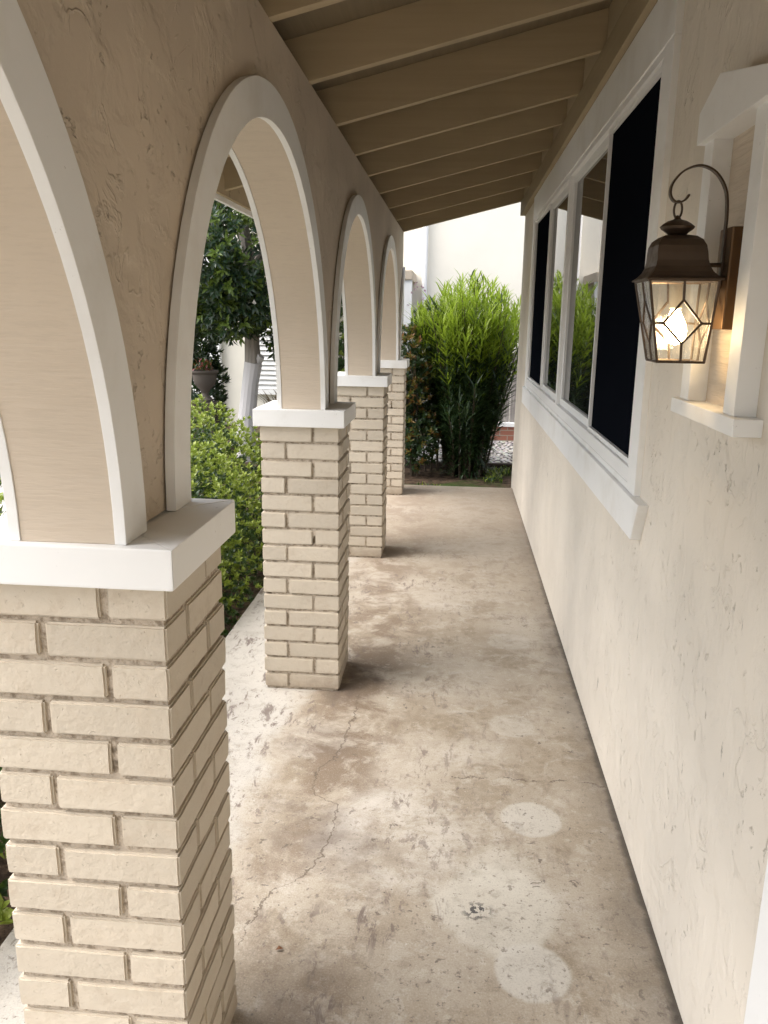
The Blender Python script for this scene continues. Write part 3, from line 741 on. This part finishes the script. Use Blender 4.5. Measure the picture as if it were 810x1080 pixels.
# tree with whitewashed trunk
tree = thing('broadleaf_tree', (-2.25, 9.0, -.13), 'dark leafy tree with whitewashed trunk seen through the second arch', 'tree')
m = MB(); m.tube([(-2.40, 9, -.2), (-2.36, 9, .35), (-2.31, 9, .75), (-2.27, 9, .98)], [.125, .10, .092, .10], 14); 
m.tube([(-2.27, 9, .93), (-2.215, 8.99, 1.02), (-2.175, 8.98, 1.06)], [.07, .058, .045], 10)
m.build('whitewashed_trunk', M['whitebark'], tree, smooth=True)
m = MB(); m.tube([(-2.275, 9, .975), (-2.28, 9, 1.2), (-2.26, 9, 1.5), (-2.22, 9, 1.8), (-2.35, 9, 2.4)], [.094, .085, .082, .08, .06], 12)
for i in range(8):
    a_ = i*.8; m.tube([(-2.25, 9, 1.55+.06*i), (-2.25+.35*math.cos(a_), 9+.35*math.sin(a_), 2.0+.05*i), (-2.25+.95*math.cos(a_), 9+.95*math.sin(a_), 2.35+.08*i)], [.05, .035, .012], 7)
m.build('trunk', M['bark'], tree, smooth=True)
rg = random.Random(21); m = MB()
blobs = []
for i in range(64):
    v = rv(rg); blobs.append((Vector((-2.35+v.x*1.25, 9+v.y*1.2, 2.45+v.z*.92)), rg.uniform(.24, .42)))
blobs += [(Vector((-2.95, 8.8, 1.55)), .28), (Vector((-3.05, 8.9, 1.25)), .25), (Vector((-2.0, 8.9, 1.35)), .2), (Vector((-1.95, 8.9, 1.2)), .16), (Vector((-2.75, 8.6, 1.7)), .25), (Vector((-2.5, 8.6, 1.72)), .22)]
for (c_, rad) in blobs:
    for _ in range(int(95*(rad/.3)**2)):
        v = rv(rg); p = c_+v*rad*(rg.random()**.4)
        axis = (v*.7+(c_-Vector((-2.35, 9, 2.3)))*.5+Vector((0, 0, .35))+rv(rg)*.4).normalized()
        m.m = 0 if rg.random() < .36 else 1
        e = axis.orthogonal().normalized(); e2 = axis.cross(e)
        for j in range(6):
            a_ = j*2.4+rg.random(); sp = .35+.8*j/6
            leaf(m, p-axis*.03*j/6, axis*(1.1-sp*.7)+(e*math.cos(a_)+e2*math.sin(a_))*sp, axis, rg.uniform(.07, .115), rg.uniform(.028, .04), .1)
m.build('crown', [M['tree_new'], M['tree_old']], tree)
# bronze strappy plant
st = thing('strappy_plant', (-1.84, 8.5, .2), 'bronze grass like plant beside the second pillar cap', 'plant')
m = MB(); rg = random.Random(3)
for i in range(70):
    a_ = rg.uniform(0, 6.28); d = Vector((math.cos(a_)*rg.uniform(.2, .9), math.sin(a_)*rg.uniform(.2, .9), 1))
    leaf(m, Vector((-1.84+rg.uniform(-.08, .08), 8.5+rg.uniform(-.08, .08), .35)), d, Vector((0, 0, 1)), rg.uniform(.28, .48), .022, .18, 3)
m.tube([(-1.84, 8.5, -.15), (-1.84, 8.5, .38)], [.05, .04], 8)
m.build('leaves', M['strap_leaf'], st)
# ground cover and small weeds past the slab
gc = MB(); rg = random.Random(14)
for i in range(5200):
    x = rg.uniform(-.9, .9); y = rg.uniform(7.4, 8.9)
    dens = noise.noise(Vector((x*2.2, y*2.2, 0)))
    near = (x > .32 and y > 8.1 and dens > -.2) or (-.34 < x < -.10 and y < 7.8 and dens > 0)
    if not near: continue
    p = Vector((x, y, -.13)); d = rv(rg); d.z = abs(d.z)+.5
    gc.m = 0 if rg.random() < .4 else 1
    leaf(gc, p, d, Vector((0, 0, 1)), rg.uniform(.03, .085), rg.uniform(.012, .022), .2)
tag(gc.build('ground_cover', [M['hedge_new'], M['hedge_old']]), 'low green ground cover on dark soil past the end of the slab', 'ground cover', kind='stuff')

# ------------------------------------------------------------------ far end: edging, brick wall, fence
m = MB(); m.box(-1.5, .9, 8.86, 8.94, -.2, -.06)
tag(m.build('timber_edging', M['timber'], bevel=.008), 'dark timber edging board between soil and pale gravel', 'edging')
m = MB(); m.box(.30, 4.5, 10.72, 10.9, -.2, .115)
tag(m.build('low_brick_wall', M['redbrick'], bevel=.006), 'low red brick wall under the weathered fence', 'wall')
fe = thing('wooden_fence', (1.5, 10.8, .115), 'weathered grey board fence standing on the low brick wall', 'fence')
m = MB(); x = .30; rg = random.Random(2)
while x < 4.4:
    w_ = rg.uniform(.085, .1); m.box(x, x+w_, 10.78+rg.uniform(-.006, .006), 10.80, .17, 1.05+rg.uniform(-.02, .02)); x += w_+.012
m.build('boards', M['fence'], fe)
m = MB(); m.box(.28, 4.4, 10.70, 10.9, .117, .168); m.build('base_rail', M['neighbour_white'], fe, bevel=.005)
m = MB(); m.box(.3, 4.4, 10.803, 10.84, .85, .93); m.build('rail', M['fence'], fe)

# ------------------------------------------------------------------ neighbour's house
nb = thing('neighbour_house', (0, 12, -.13), 'bright cream two storey house beyond the shrubs at the end', 'house')
m = MB(); m.box(-3.55, 6.5, 12, 16, -.3, 6.2); m.build('wall', M['cream'], nb)
m = MB(); m.box(-3.70, -3.50, 11.9, 12.1, -.3, 3.0); m.build('corner_board', M['neighbour_white'], nb, bevel=.01)
m = MB(); m.tube([(-.50, 11.94, -.2), (-.50, 11.94, 6)], .04, 10); m.build('downspout', M['neighbour_white'], nb, smooth=True)
m = MB(); m.box(-3.0, -.62, 10.9, 12, 1.98, 2.10); m.build('patio_cover', M['neighbour_tan'], nb, bevel=.01)
m = MB(); m.box(-.72, -.62, 10.92, 11.02, -.3, 1.98); m.build('post', M['neighbour_white'], nb, bevel=.005)
m = MB()
m.box(-3.05, -2.98, 11.95, 12.01, .35, 1.62); m.box(-2.1, -2.03, 11.95, 12.01, .35, 1.62); m.box(-2.98, -2.1, 11.95, 12.01, 1.55, 1.62); m.box(-2.98, -2.1, 11.95, 12.01, .35, .42); m.box(-2.57, -2.51, 11.952, 12.01, .42, 1.55)
wf = m.build('window', M['neighbour_white'], nb)
m = MB()
for x0_, x1_ in ((-2.98, -2.57), (-2.51, -2.1)):
    z = .43
    while z < 1.54:
        m.add([(x0_, 11.958, z), (x1_, 11.958, z), (x1_, 11.99, z+.062), (x0_, 11.99, z+.062), (x0_, 11.964, z-.004), (x1_, 11.964, z-.004), (x1_, 11.996, z+.058), (x0_, 11.996, z+.058)],
              [(0,1,2,3),(7,6,5,4),(0,4,5,1),(1,5,6,2),(2,6,7,3),(3,7,4,0)]); z += .072
o = m.build('louvres', M['neighbour_white']); o.parent = wf
gm = MB(); gm.box(-6.5, -3.72, 12.9, 13.1, -.3, 3.2)
tag(gm.build('garden_wall', M['neighbour_white']), 'white wall behind the urn at far left of the second arch', 'wall')
# urn on its plinth
ur = thing('garden_urn', (-2.93, 9.3, -.13), 'dark stone urn on a plinth left of the whitewashed tree trunk', 'urn')
m = MB(); m.box(-3.08, -2.78, 9.15, 9.45, -.15, .50); m.build('plinth', M['timber'], ur, bevel=.01)
m = MB(); m.lathe([(.09, .5), (.095, .53), (.05, .56), (.04, .60), (.06, .64), (.115, .70), (.135, .76), (.14, .82), (.165, .845), (.165, .865), (.13, .866), (.12, .84)], (-2.93, 9.3, 0), 24); m.build('bowl', M['urnstone'], ur, smooth=True)
pf = thing('potted_flowers', (-2.93, 9.3, .85), 'dark red flowering plant growing in the stone urn', 'plant')
m = MB(); rg = random.Random(6)
for i in range(90): m.m = 0 if i % 2 else 1; leaf(m, Vector((-2.93+rg.uniform(-.09, .09), 9.3+rg.uniform(-.09, .09), .86+rg.uniform(0, .1))), rv(rg)+Vector((0, 0, .5)), Vector((0, 0, 1)), .07, .035)
m.build('petals', [M['redflower'], M['hedge_old']], pf)
rg = random.Random(31)
shrub('tall_dark_shrub', (-3.15, 9.9, -.13), 'tall dark ivy like shrub rising behind the urn', 'shrub',
      [(0, 0, .6, .28, .3, .65), (-.05, 0, 1.3, .24, .25, .5)], 5000, .08, .04, 'ole_old_shaded', 'tree_old', 6, rg, .3)
# dry leaf lying on the slab
m = MB(); leaf(m, Vector((-.386, 1.612, .004)), Vector((1, .4, .08)), Vector((0, 0, 1)), .02, .013, .3)
tag(m.build('dry_leaf', M['deadleaf']), 'small curled brown leaf lying on the concrete near the nearest pillar', 'leaf')
